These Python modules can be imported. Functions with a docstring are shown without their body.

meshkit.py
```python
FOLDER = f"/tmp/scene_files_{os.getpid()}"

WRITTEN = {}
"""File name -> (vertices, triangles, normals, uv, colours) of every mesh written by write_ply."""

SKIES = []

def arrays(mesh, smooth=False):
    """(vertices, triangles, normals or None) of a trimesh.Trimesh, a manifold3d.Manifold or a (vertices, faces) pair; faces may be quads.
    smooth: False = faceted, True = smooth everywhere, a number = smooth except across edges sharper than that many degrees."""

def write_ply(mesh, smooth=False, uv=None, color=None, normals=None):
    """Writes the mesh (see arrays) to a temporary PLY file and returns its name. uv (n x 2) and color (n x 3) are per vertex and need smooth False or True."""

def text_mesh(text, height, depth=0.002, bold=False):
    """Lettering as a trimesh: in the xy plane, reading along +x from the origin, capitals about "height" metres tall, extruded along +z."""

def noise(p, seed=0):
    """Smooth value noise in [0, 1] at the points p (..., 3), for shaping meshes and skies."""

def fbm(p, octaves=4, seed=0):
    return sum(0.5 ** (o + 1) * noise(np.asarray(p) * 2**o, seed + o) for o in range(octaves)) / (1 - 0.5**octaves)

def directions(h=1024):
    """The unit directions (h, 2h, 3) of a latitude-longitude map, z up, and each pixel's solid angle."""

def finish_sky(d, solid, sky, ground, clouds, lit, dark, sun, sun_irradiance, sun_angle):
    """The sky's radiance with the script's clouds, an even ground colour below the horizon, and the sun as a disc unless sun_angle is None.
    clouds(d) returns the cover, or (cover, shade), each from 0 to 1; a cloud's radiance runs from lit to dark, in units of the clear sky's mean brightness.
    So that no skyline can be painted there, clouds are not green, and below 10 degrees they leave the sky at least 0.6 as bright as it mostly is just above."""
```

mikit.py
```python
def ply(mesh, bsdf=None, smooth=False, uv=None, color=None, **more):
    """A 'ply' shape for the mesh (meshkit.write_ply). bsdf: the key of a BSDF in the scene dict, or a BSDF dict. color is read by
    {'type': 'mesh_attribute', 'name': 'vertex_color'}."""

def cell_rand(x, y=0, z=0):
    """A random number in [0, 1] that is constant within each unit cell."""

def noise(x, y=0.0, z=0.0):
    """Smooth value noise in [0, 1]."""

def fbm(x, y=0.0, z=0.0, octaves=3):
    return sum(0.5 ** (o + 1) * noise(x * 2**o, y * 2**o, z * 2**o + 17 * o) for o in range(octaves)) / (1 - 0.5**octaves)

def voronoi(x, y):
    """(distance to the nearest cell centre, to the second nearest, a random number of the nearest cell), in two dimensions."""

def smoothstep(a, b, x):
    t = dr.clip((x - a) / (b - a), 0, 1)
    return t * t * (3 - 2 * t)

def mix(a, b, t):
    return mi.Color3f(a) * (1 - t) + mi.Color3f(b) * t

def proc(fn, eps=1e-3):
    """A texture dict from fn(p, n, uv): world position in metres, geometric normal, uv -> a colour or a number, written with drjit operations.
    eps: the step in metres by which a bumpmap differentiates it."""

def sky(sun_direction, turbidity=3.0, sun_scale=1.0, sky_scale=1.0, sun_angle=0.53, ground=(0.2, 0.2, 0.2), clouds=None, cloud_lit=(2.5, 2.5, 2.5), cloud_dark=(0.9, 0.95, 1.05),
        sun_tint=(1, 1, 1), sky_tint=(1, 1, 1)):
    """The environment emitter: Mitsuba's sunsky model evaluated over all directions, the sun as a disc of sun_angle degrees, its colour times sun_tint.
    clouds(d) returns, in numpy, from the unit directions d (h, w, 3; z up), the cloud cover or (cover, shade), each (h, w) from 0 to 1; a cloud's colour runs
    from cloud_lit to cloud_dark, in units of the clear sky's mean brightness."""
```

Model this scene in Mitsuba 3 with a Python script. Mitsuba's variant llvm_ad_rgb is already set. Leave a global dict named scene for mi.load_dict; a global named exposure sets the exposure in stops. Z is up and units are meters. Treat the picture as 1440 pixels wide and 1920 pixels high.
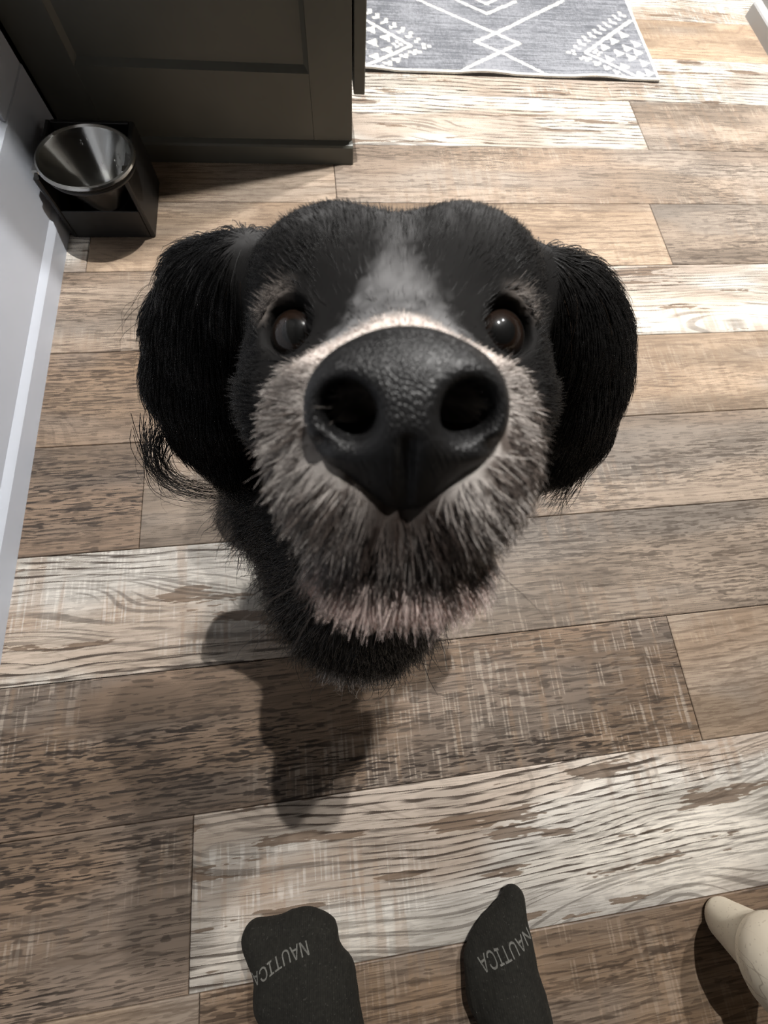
import math, random
import numpy as np, trimesh, drjit as dr, mitsuba as mi, mikit, meshkit
from mikit import ply, proc, noise, fbm, cell_rand, smoothstep, mix

T = mi.ScalarTransform4f
rng = np.random.default_rng(7)
random.seed(7)
scene, labels = {}, {}

# ------------------------------------------------------------------ camera, lights, exposure
EYE = np.array([0.0, 0.0, 0.6192])
RIGHT = np.array([0.9921, -0.1002, 0.0755])
UP = np.array([0.0747, 0.9550, 0.2871])
FWD = np.array([0.1008, 0.2792, -0.9549])
FOCAL = 740.0
scene['camera'] = dict(type='thinlens', fov=2 * math.degrees(math.atan(720 / FOCAL)), fov_axis='x', near_clip=0.005, far_clip=60.0,
                       aperture_radius=0.00062, focus_distance=0.32,
                       to_world=T().look_at(origin=EYE.tolist(), target=(EYE + FWD).tolist(), up=UP.tolist()))
exposure = 3.88
CEILING = 2.70
LIGHTS = [  # ceiling lights: x, y, radius, radiance
    (0.40, 1.091, 0.016, 2950.0),
    (1.15, 1.60, 0.040, 610.0),
]
LIGHT_TINT = (1.0, 0.975, 0.94)


def at(x, y, depth):
    """The point that lies depth metres in front of the lens behind this pixel."""
    return EYE + (FWD * FOCAL + RIGHT * (x - 720) - UP * (y - 960)) / FOCAL * depth


# ------------------------------------------------------------------ helpers
def bsdf(key, d):
    scene[key] = {'type': 'twosided', 'bsdf': d} if d['type'] in ('principled', 'roughplastic', 'bumpmap', 'roughconductor') else d
    return key


def rgb(*c):
    return {'type': 'rgb', 'value': list(c)}


def numbered(name):
    if name not in scene:
        return name
    k = 1
    while f'{name}_{k:03d}' in scene:
        k += 1
    return f'{name}_{k:03d}'


def add(name, mesh, mat, smooth=30, label=None, category=None, group=None, kind=None, **kw):
    key = numbered(name)
    scene[key] = ply(mesh, mat, smooth, **kw)
    d = {k: v for k, v in dict(label=label, category=category, group=group, kind=kind).items() if v}
    if d:
        labels[key] = d
    return key


def box(x0, x1, y0, y1, z0, z1):
    m = trimesh.creation.box(extents=(x1 - x0, y1 - y0, z1 - z0))
    m.apply_translation(((x0 + x1) / 2, (y0 + y1) / 2, (z0 + z1) / 2))
    return m


def bevel_box(x0, x1, y0, y1, z0, z1, b=0.002):
    """A box whose twelve edges are chamfered by b."""
    pts = []
    for x, sx in ((x0, 1), (x1, -1)):
        for y, sy in ((y0, 1), (y1, -1)):
            for z, sz in ((z0, 1), (z1, -1)):
                pts += [(x + sx * b, y + sy * b, z), (x + sx * b, y, z + sz * b), (x, y + sy * b, z + sz * b)]
    return trimesh.convex.convex_hull(np.array(pts))


def sweep(profile, axis, lo, hi):
    """A closed 2-D profile drawn out along x ('x': profile is y, z) or along y ('y': profile is x, z)."""
    p = np.asarray(profile, float)
    n = len(p)
    ring = lambda t: np.c_[np.full(n, t), p] if axis == 'x' else np.c_[p[:, 0], np.full(n, t), p[:, 1]]
    v = np.vstack([ring(lo), ring(hi)])
    f = [(i, (i + 1) % n, (i + 1) % n + n) for i in range(n)] + [(i, (i + 1) % n + n, i + n) for i in range(n)]
    f += [(0, i + 1, i) for i in range(1, n - 1)] + [(n, n + i, n + i + 1) for i in range(1, n - 1)]
    m = trimesh.Trimesh(v, f, process=False)
    m.fix_normals()
    return m


def lathe(profile, centre=(0, 0, 0), n=64):
    m = trimesh.creation.revolve(np.asarray(profile, float), sections=n)
    m.apply_translation(centre)
    m.fix_normals()
    return m


def cat(*ms):
    return trimesh.util.concatenate([m for m in ms])


# ---- signed distance modelling (numpy) -> one continuous mesh by surface nets
def sd_ball(p, c, r):
    return np.linalg.norm(p - np.asarray(c), axis=-1) - r


def sd_ell(p, c, r, R=None):
    q = p - np.asarray(c)
    if R is not None:
        q = q @ np.asarray(R).T
    r = np.asarray(r)
    k0 = np.linalg.norm(q / r, axis=-1)
    k1 = np.linalg.norm(q / (r * r), axis=-1)
    return k0 * (k0 - 1) / np.maximum(k1, 1e-9)


def sd_cone(p, a, b, ra, rb):
    a, b = np.asarray(a, float), np.asarray(b, float)
    d = b - a
    t = np.clip(((p - a) @ d) / (d @ d), 0, 1)
    return np.linalg.norm(p - a - t[..., None] * d, axis=-1) - (ra + (rb - ra) * t)


def smin(a, b, k):
    h = np.maximum(k - np.abs(a - b), 0) / k
    return np.minimum(a, b) - h * h * k * 0.25


def smax(a, b, k):
    return -smin(-a, -b, k)


def surface_net(sdf, lo, hi, h, coarse=6):
    lo = np.asarray(lo, float)
    n = (np.ceil((np.asarray(hi) - lo) / (h * coarse)).astype(int)) * coarse + 1
    nc = (n - 1) // coarse + 1
    gc = np.stack(np.meshgrid(*[np.arange(k) for k in nc], indexing='ij'), -1).reshape(-1, 3)
    dc = sdf(lo + gc * h * coarse).reshape(nc)
    D = np.repeat(np.repeat(np.repeat(dc, coarse, 0), coarse, 1), coarse, 2)
    s = coarse // 2
    D = D[s:s + n[0], s:s + n[1], s:s + n[2]] if s else D
    D = np.pad(D, [(0, n[k] - D.shape[k]) for k in range(3)], mode='edge').astype(np.float32)
    near = np.argwhere(np.abs(D) < h * coarse * 1.9)
    for i in range(0, len(near), 400000):
        c = near[i:i + 400000]
        D[c[:, 0], c[:, 1], c[:, 2]] = sdf(lo + c * h)
    S = D < 0
    corner = [S[i:n[0] - 1 + i, j:n[1] - 1 + j, k:n[2] - 1 + k] for i in (0, 1) for j in (0, 1) for k in (0, 1)]
    cnt = sum(c.astype(np.int8) for c in corner)
    cells = np.argwhere((cnt > 0) & (cnt < 8))
    idx = np.full(tuple(n - 1), -1, np.int64)
    idx[cells[:, 0], cells[:, 1], cells[:, 2]] = np.arange(len(cells))
    acc, w = np.zeros((len(cells), 3)), np.zeros(len(cells))
    off = np.array([(i, j, k) for i in (0, 1) for j in (0, 1) for k in (0, 1)])
    for a in range(8):
        for b in range(a + 1, 8):
            if np.abs(off[a] - off[b]).sum() == 1:
                ca, cb = cells + off[a], cells + off[b]
                da, db = D[ca[:, 0], ca[:, 1], ca[:, 2]], D[cb[:, 0], cb[:, 1], cb[:, 2]]
                m = (da < 0) != (db < 0)
                t = np.where(m, da / np.where(m, da - db, 1), 0)[:, None]
                acc += np.where(m[:, None], ca + (cb - ca) * t, 0)
                w += m
    v = lo + acc / w[:, None] * h
    faces = []
    for ax in range(3):
        sl = [slice(1, n[k] - 1) for k in range(3)]
        sl[ax] = slice(0, n[ax] - 1)
        s2 = list(sl)
        s2[ax] = slice(1, n[ax])
        A, B = S[tuple(sl)], S[tuple(s2)]
        e = np.argwhere(A != B)
        ins = A[e[:, 0], e[:, 1], e[:, 2]]
        o = np.array([1, 1, 1])
        o[ax] = 0
        e = e + o
        b, c = (ax + 1) % 3, (ax + 2) % 3
        ub, uc = np.eye(3, dtype=int)[b], np.eye(3, dtype=int)[c]
        q = np.stack([idx[tuple((e - ub - uc).T)], idx[tuple((e - uc).T)], idx[tuple(e.T)], idx[tuple((e - ub).T)]], 1)
        q[~ins] = q[~ins][:, ::-1]
        faces.append(q)
    f = np.vstack(faces)
    f = np.vstack([f[:, [0, 1, 2]], f[:, [0, 2, 3]]])
    return trimesh.Trimesh(v, f, process=False)


def gradient(sdf, p, e=1e-3):
    g = np.stack([sdf(p + d) - sdf(p - d) for d in np.eye(3) * e], -1)
    return g / np.maximum(np.linalg.norm(g, axis=-1, keepdims=True), 1e-9)


def sample_surface(mesh, count, weight=None):
    v, f = mesh.vertices, mesh.faces
    tri = v[f]
    area = np.linalg.norm(np.cross(tri[:, 1] - tri[:, 0], tri[:, 2] - tri[:, 0]), axis=1) * (1 if weight is None else weight)
    pick = np.searchsorted(np.cumsum(area) / area.sum(), rng.random(count))
    pick = np.minimum(pick, len(f) - 1)
    a, b = rng.random((2, count, 1))
    s = np.sqrt(a)
    return tri[pick, 0] * (1 - s) + tri[pick, 1] * s * (1 - b) + tri[pick, 2] * s * b


def hair(path, width, color):
    """One mesh of tapered three-sided hairs. path (n, k, 3), width (n,) at the root, color (n, 3) or (n, k, 3)."""
    n, k, _ = path.shape
    t = np.gradient(path, axis=1)
    t /= np.maximum(np.linalg.norm(t, axis=2, keepdims=True), 1e-12)
    ref = np.where(np.abs(t[..., 2:3]) < 0.9, [0, 0, 1.0], [1.0, 0, 0])
    s = np.cross(t, ref)
    s /= np.maximum(np.linalg.norm(s, axis=2, keepdims=True), 1e-12)
    q = np.cross(t, s)
    taper = np.sqrt(np.maximum(1 - (np.arange(k) / (k - 1)) ** 1.6, 0.0))
    taper[-1] = 0.0
    r = 0.5 * width[:, None] * taper[None]
    rings = [path + r[..., None] * (math.cos(a) * s + math.sin(a) * q) for a in (0, 2.0944, 4.1888)]
    body = np.stack(rings, 2)[:, :-1].reshape(n, (k - 1) * 3, 3)
    v = np.concatenate([body, path[:, -1:]], 1)
    per = v.shape[1]
    f = []
    for i in range(k - 2):
        for j in range(3):
            a, b = i * 3 + j, i * 3 + (j + 1) % 3
            f += [(a, b, b + 3), (a, b + 3, a + 3)]
    for j in range(3):
        f.append(((k - 2) * 3 + j, (k - 2) * 3 + (j + 1) % 3, per - 1))
    f = (np.array(f)[None] + np.arange(n)[:, None, None] * per).reshape(-1, 3)
    if color.ndim == 2:
        c = np.repeat(color[:, None], per, 1)
    else:
        c = np.concatenate([np.repeat(color[:, :-1], 3, axis=1), color[:, -1:]], 1)
    return trimesh.Trimesh(v.reshape(-1, 3), f, process=False), c.reshape(-1, 3)


# ------------------------------------------------------------------ materials
def wood(base, dark, light, stain, lines, pores, saws, chips, flakes, stains, freq):
    """Printed oak: uv.x runs along the plank (plus 10 per plank), uv.y across it, both in metres."""
    def fn(p, n, uv):
        k = dr.floor(uv.x / 10 + 0.5)
        u, v = uv.x - 10 * k, uv.y
        s = k * 7.13
        r1, r2 = cell_rand(k, 3), cell_rand(k, 11)
        warp = fbm(u * 1.7 + s, v * 6 + s, octaves=3) - 0.5
        eye = noise(u * 2.2 + s + 40, v * 5.0)
        yy = v + 0.050 * warp + 0.010 * (noise(u * 9 + s, v * 22) - 0.5)
        ph = yy * freq * (0.8 + 0.5 * r1) + 1.7 * eye + 0.35 * noise(u * 16 + s, v * 60)
        fr = ph - dr.floor(ph)
        rough = noise(u * 34 + s, v * 520) - 0.5
        zone = fbm(u * 2.1 + s, v * 10 + 9, octaves=2)
        strength = smoothstep(0.36, 0.60, zone)
        year = smoothstep(0.60, 0.96, fr + 0.55 * rough) * smoothstep(1.02, 0.97, fr + 0.1 * rough)
        thin = smoothstep(0.62, 0.80, noise(u * 11 + s, v * 330 + 90 * warp)) * (1 - 0.6 * strength)
        fine = smoothstep(0.60, 0.78, noise(u * 26 + s, v * 1000)) * (0.25 + 0.75 * noise(u * 5, v * 40 + s))
        tone = fbm(u * 3.5 + s, v * 16 + s, octaves=3)
        band = smoothstep(0.35, 0.65, noise(u * 0.9 + s, v * 9 + 3 * r2))
        c = mi.Color3f(base) * (0.80 + 0.52 * smoothstep(0.34, 0.70, tone))
        grey = dr.mean(mi.Color3f(base)) * 1.05
        c = mix(c, mi.Color3f(grey * 1.06, grey, grey * 0.93), 0.35 * smoothstep(0.46, 0.66, fbm(u * 3.1 + s + 60, v * 13 + s, octaves=2)))
        c = mix(c, stain, stains * smoothstep(0.50, 0.70, fbm(u * 4.2 + s + 5, v * 11, octaves=2)))
        c = c * (0.84 + 0.22 * band) * (0.92 + 0.16 * r2)
        area = smoothstep(0.48, 0.62, fbm(u * 2.6 + s + 20, v * 9 + s, octaves=2))
        saw = smoothstep(0.60, 0.78, noise(u * 400 + s, v * 21)) * smoothstep(0.35, 0.6, noise(u * 25, v * 60 + s)) * area
        weft = smoothstep(0.62, 0.78, noise(u * 30 + s, v * 640)) * area
        streak = smoothstep(0.52, 0.74, 0.7 * noise(u * 100 + s + 9, v * 6) + 0.3 * noise(u * 260, v * 14)) * area
        bark = 0.72 * noise(u * 48 + 1.2 * noise(u * 90 + s, v * 300), v * 540 + 1.0 * noise(u * 60, v * 90 + s)) + 0.28 * noise(u * 130 + s, v * 900)
        bzone = smoothstep(0.44, 0.60, fbm(u * 2.8 + s + 31, v * 11, octaves=2))
        chip = smoothstep(0.52, 0.70, bark) * bzone
        nick = smoothstep(0.68, 0.80, noise(u * 60 + s + 7, v * 460 + 1.2 * noise(u * 50, v * 120)))
        flake = smoothstep(0.725, 0.75, fbm(u * 7 + s + 77, v * 60 + s, octaves=4) + 0.08 * (noise(u * 120, v * 600) - 0.2))
        c = mix(c, stain, saws * 0.75 * streak)
        c = mix(c, light, saws * 0.75 * saw)
        c = mix(c, light, saws * 0.30 * weft)
        c = mix(c, dark, chips * chip)
        c = mix(c, dark, 0.6 * chips * nick)
        c = mix(c, mi.Color3f(stain) * 0.42, flakes * flake)
        c = mix(c, dark, lines * year * (0.12 + 0.88 * strength))
        c = mix(c, dark, 0.55 * lines * thin)
        c = mix(c, dark, pores * fine)
        return c
    return fn


def floor_mat(key, *a):
    return bsdf(key, dict(type='principled', base_color=proc(wood(*a)), roughness=0.50, specular=0.35))


#   base, dark, light, stain, lines, pores, saws, chips, flakes, stains, freq
WOODS = {
    'white': floor_mat('mat_plank_white', (.56, .52, .46), (.045, .032, .024), (.70, .67, .62), (.29, .185, .115), .95, .35, .50, .22, .80, .50, 84),
    'brown': floor_mat('mat_plank_brown', (.205, .142, .096), (.032, .021, .015), (.36, .285, .22), (.25, .165, .10), .50, .50, .45, .70, .25, .50, 62),
    'tan': floor_mat('mat_plank_tan', (.310, .232, .166), (.085, .056, .038), (.46, .375, .29), (.23, .155, .100), .45, .45, .35, .40, .20, .50, 54),
    'taupe': floor_mat('mat_plank_taupe', (.255, .202, .158), (.048, .035, .026), (.42, .36, .30), (.25, .175, .122), .45, .60, .45, .65, .20, .45, 60),
    'grey': floor_mat('mat_plank_grey', (.180, .127, .090), (.024, .017, .013), (.42, .36, .30), (.22, .150, .098), .45, .60, .65, .92, .30, .45, 62),
}
bsdf('mat_subfloor', dict(type='principled', base_color=rgb(.035, .027, .02), roughness=0.9))


def speckle(a, b, scale):
    def fn(p, n, uv):
        return mix(a, b, fbm(p.x * scale, p.y * scale, p.z * scale, octaves=3))
    return fn


bsdf('mat_wall_paint', dict(type='principled', base_color=proc(speckle((.50, .535, .60), (.55, .585, .65), 9)), roughness=0.45, specular=0.4))
bsdf('mat_cabinet_paint', dict(type='principled', base_color=proc(speckle((.080, .081, .068), (.100, .100, .084), 14)), roughness=0.42, specular=0.4))
bsdf('mat_room_paint', dict(type='principled', base_color=rgb(.12, .118, .11), roughness=0.8))
bsdf('mat_ceiling', dict(type='principled', base_color=rgb(.17, .167, .16), roughness=0.9))
bsdf('mat_trim', dict(type='principled', base_color=rgb(.34, .34, .34), roughness=0.4))
bsdf('mat_counter', dict(type='principled', base_color=proc(speckle((.20, .19, .18), (.34, .32, .30), 60)), roughness=0.2))
bsdf('mat_steel', dict(type='principled', base_color=rgb(.52, .52, .50), metallic=1.0, roughness=0.16))
bsdf('mat_stand', dict(type='principled', base_color=proc(speckle((.006, .006, .006), (.012, .012, .011), 80)), roughness=0.45))
bsdf('mat_baffle', dict(type='principled', base_color=rgb(.05, .05, .05), roughness=0.6))
bsdf('mat_lamp_white', dict(type='principled', base_color=rgb(.8, .8, .8), roughness=0.5))

# ------------------------------------------------------------------ the setting
add('floor', box(-1.2, 4.6, -3.6, 4.4, -0.03, -0.0062), 'mat_subfloor', False, kind='structure', label='dark subfloor under the wood look planks')
PW, Y0, PL = 0.18, 1.2323, 1.2
ROWS = {  # row: (x of one joint, kinds of the planks counted from that joint: -1 is the one to its left)
    -3: (-0.30, {-1: 'white', 0: 'white', 1: 'white'}), -2: (0.20, {-1: 'taupe', 0: 'tan', 1: 'tan'}), -1: (0.08, {-1: 'taupe', 0: 'white', 1: 'white'}),
    0: (0.808, {-1: 'white', 0: 'taupe', 1: 'white'}), 1: (0.035, {-1: 'tan', 0: 'taupe', 1: 'brown'}), 2: (0.753, {-2: 'white', -1: 'tan', 0: 'taupe', 1: 'tan'}),
    3: (0.06, {-1: 'taupe', 0: 'white', 1: 'white'}), 4: (1.32, {-2: 'brown', -1: 'tan', 0: 'taupe'}), 5: (-0.315, {-1: 'grey', 0: 'taupe', 1: 'tan'}),
    6: (0.05, {-1: 'white', 0: 'taupe', 1: 'tan'}), 7: (0.502, {-2: 'tan', -1: 'grey', 0: 'tan', 1: 'white'}), 8: (-0.2225, {-1: 'grey', 0: 'white', 1: 'taupe'}),
    9: (0.99, {-2: 'tan', -1: 'brown', 0: 'tan'}), 10: (0.3, {-1: 'tan', 0: 'white'}),
}
cycle = ['taupe', 'white', 'tan', 'brown', 'grey', 'white', 'tan']
count = 0
for row in range(-18, 27):
    y1, y0 = Y0 - PW * row, Y0 - PW * (row + 1)
    joint, kinds = ROWS.get(row, (0.137 * ((row * 5) % 9) - 0.4, {}))
    for k in range(-3, 5):
        x0, x1 = max(joint + k * PL, -1.2), min(joint + (k + 1) * PL, 4.6)
        if x1 - x0 < 0.03:
            continue
        kind = kinds.get(k, cycle[(row * 3 + k * 2) % 7])
        g, c = 0.0006, 0.0011
        top = np.array([(x0 + g + c, y0 + g + c), (x1 - g - c, y0 + g + c), (x1 - g - c, y1 - g - c), (x0 + g + c, y1 - g - c)])
        out = np.array([(x0 + g, y0 + g), (x1 - g, y0 + g), (x1 - g, y1 - g), (x0 + g, y1 - g)])
        v = np.vstack([np.c_[top, np.zeros(4)], np.c_[out, np.full(4, -0.0009)], np.c_[out, np.full(4, -0.006)]])
        f = [(0, 1, 2), (0, 2, 3)]
        for lo in (0, 4):
            for i in range(4):
                j = (i + 1) % 4
                f += [(lo + 4 + i, lo + 4 + j, lo + j), (lo + 4 + i, lo + j, lo + i)]
        count += 1
        uv = np.c_[v[:, 0] - x0 - 1.0 + 10 * count, v[:, 1] - y0 + 0.37 * (count % 5)]
        add('floor__plank', (v, f), WOODS[kind], False, uv=uv)

WALL = -0.485
add('ceiling', box(-1.2, 4.6, -3.6, 4.4, CEILING, CEILING + 0.05), 'mat_ceiling', False, kind='structure', label='plain white ceiling')
add('wall_left', box(-0.62, WALL - 0.022, -3.6, 4.4, 0, CEILING), 'mat_room_paint', False, kind='structure', label='left wall behind the pale grey panelling')
add('wall_back', box(-1.2, 4.6, -3.7, -3.6, 0, CEILING), 'mat_room_paint', False, kind='structure', label='wall behind the camera')
add('wall_far', box(-1.2, 4.6, 4.4, 4.5, 0, CEILING), 'mat_room_paint', False, kind='structure', label='far kitchen wall')
add('wall_right', box(4.6, 4.7, -3.6, 4.4, 0, CEILING), 'mat_room_paint', False, kind='structure', label='wall beyond the opening on the right')
# panelling on the left wall: rails, stiles and a sunk panel with a bevelled surround; a low base moulding
xb, xf, xp = WALL - 0.022, WALL - 0.006, WALL - 0.016
PANEL_Y = [(-1.9, -0.62), (-0.52, 0.83)]
add('wall_left__rail', sweep([(xb, 0.0), (xf, 0.0), (xf, 0.146), (xp, 0.156), (xb, 0.156)], 'y', -2.0, 0.985), 'mat_wall_paint', False, label='lower rail')
add('wall_left__rail', sweep([(xb, 0.80), (xp, 0.80), (xf, 0.81), (xf, 0.90), (xb, 0.90)], 'y', -2.0, 0.985), 'mat_wall_paint', False)
for a, b in ((-2.0, -1.9), (-0.62, -0.52), (0.83, 0.985)):
    prof = [(a - 0.0 if a < -1.95 else a, 0)]
    m = box(xb, xf, a + 0.004, b - 0.004, 0.15, 0.806)
    add('wall_left__stile', m, 'mat_wall_paint', False)
for a, b in PANEL_Y:
    add('wall_left__sunk_panel', box(xb - 0.004, xp, a - 0.01, b + 0.01, 0.14, 0.82), 'mat_wall_paint', False)
add('baseboard_left', sweep([(xf, 0), (WALL, 0), (WALL, 0.030), (WALL - 0.0015, 0.0335), (xf - 0.001, 0.043), (xf - 0.004, 0.043)], 'y', -2.0, 0.975), 'mat_wall_paint', 20,
    kind='structure', label='low pale grey skirting with a bevelled top along the left wall')
BX = 1.298
labels['kitchen_island'] = dict(label='grey kitchen island with a white-edged base moulding, at the right edge beyond the rug', category='kitchen island')
add('kitchen_island__carcass', box(BX + 0.013, BX + 0.72, -0.6, 1.628, 0.0, 0.88), 'mat_trim', False)
add('kitchen_island__base_moulding', sweep([(BX + 0.013, 0), (BX, 0), (BX, 0.026), (BX + 0.002, 0.029), (BX + 0.013, 0.036)], 'y', -0.6, 1.634), 'mat_trim', 20)
add('kitchen_island__countertop', bevel_box(BX - 0.02, BX + 0.75, -0.63, 1.66, 0.881, 0.915, 0.004), 'mat_counter', False)

# ------------------------------------------------------------------ the cabinet at the back left
CY, CX, CH = 0.996, 0.0764, 2.20
cabinet = 'kitchen_cabinet'
labels[cabinet] = dict(label='tall dark grey-green kitchen cabinet with a recessed end panel, standing behind the steel bowl', category='cabinet')
xl = WALL - 0.006
add('kitchen_cabinet__carcass', box(xl, CX - 0.002, CY + 0.012, 2.3, 0.0, CH), 'mat_cabinet_paint', False)
PX0, PX1, PZ0, PZ1, REC, BEV = -0.411, -0.004, 0.150, 2.05, 0.010, 0.008
add('kitchen_cabinet__stile', bevel_box(xl, PX0, CY, CY + 0.014, 0, CH, 0.001), 'mat_cabinet_paint', False)
add('kitchen_cabinet__stile', bevel_box(PX1, CX, CY, CY + 0.014, 0, CH, 0.001), 'mat_cabinet_paint', False)
add('kitchen_cabinet__rail', sweep([(CY, 0), (CY, PZ0 - BEV), (CY + REC, PZ0), (CY + 0.014, PZ0), (CY + 0.014, 0)], 'x', PX0, PX1), 'mat_cabinet_paint', False)
add('kitchen_cabinet__rail', sweep([(CY, CH), (CY, PZ1 + BEV), (CY + REC, PZ1), (CY + 0.014, PZ1), (CY + 0.014, CH)], 'x', PX0, PX1), 'mat_cabinet_paint', False)
add('kitchen_cabinet__recessed_panel', box(PX0 - 0.002, PX1 + 0.002, CY + REC, CY + 0.013, PZ0 - 0.004, PZ1 + 0.004), 'mat_cabinet_paint', False)
for x, s in ((PX0, 1), (PX1, -1)):
    v = np.array([(x, CY, PZ0 - BEV), (x + s * BEV, CY + REC, PZ0), (x + s * BEV, CY + REC, PZ1), (x, CY, PZ1 + BEV), (x, CY + 0.013, PZ0 - BEV), (x, CY + 0.013, PZ1 + BEV)])
    add('kitchen_cabinet__panel_moulding', trimesh.convex.convex_hull(v), 'mat_cabinet_paint', False)
add('kitchen_cabinet__base_moulding', sweep([(CY, 0), (CY - 0.011, 0), (CY - 0.011, 0.031), (CY - 0.009, 0.0345), (CY, 0.039)], 'x', WALL + 0.001, CX + 0.001), 'mat_cabinet_paint', 20)
for y0, y1 in ((0.998, 1.40), (1.404, 1.82), (1.824, 2.28)):
    add('kitchen_cabinet__door', bevel_box(CX + 0.0035, CX + 0.025, y0, y1, 0.113, 2.19, 0.0015), 'mat_cabinet_paint', False)

# ------------------------------------------------------------------ lamps
for i, (x, y, R0, power) in enumerate(LIGHTS):
    key = numbered('ceiling_light')
    H0 = 1.3 * R0 if i == 0 else 0.9 * R0
    add(key, lathe([(R0 + 0.001, 0), (R0 + 0.018, 0), (R0 + 0.020, 0.003), (R0 + 0.014, H0), (R0 + 0.001, H0), (R0 + 0.001, 0)], (x, y, CEILING - H0), 48), 'mat_baffle', 30,
        label='round ceiling light ' + ('nearest the dog' if i == 0 else 'beyond the rug'), category='ceiling light')
    a = np.arange(32) / 32 * 2 * np.pi
    v = np.vstack([np.c_[x + R0 * np.cos(a), y + R0 * np.sin(a), np.full(32, CEILING - 0.003)], [[x, y, CEILING - 0.003]]])
    f = np.array([((j + 1) % 32, j, 32) for j in range(32)])
    scene[key + '__diffuser'] = ply((v, f), 'mat_lamp_white', False, emitter={'type': 'area', 'radiance': rgb(*[power * c for c in LIGHT_TINT])})

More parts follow.
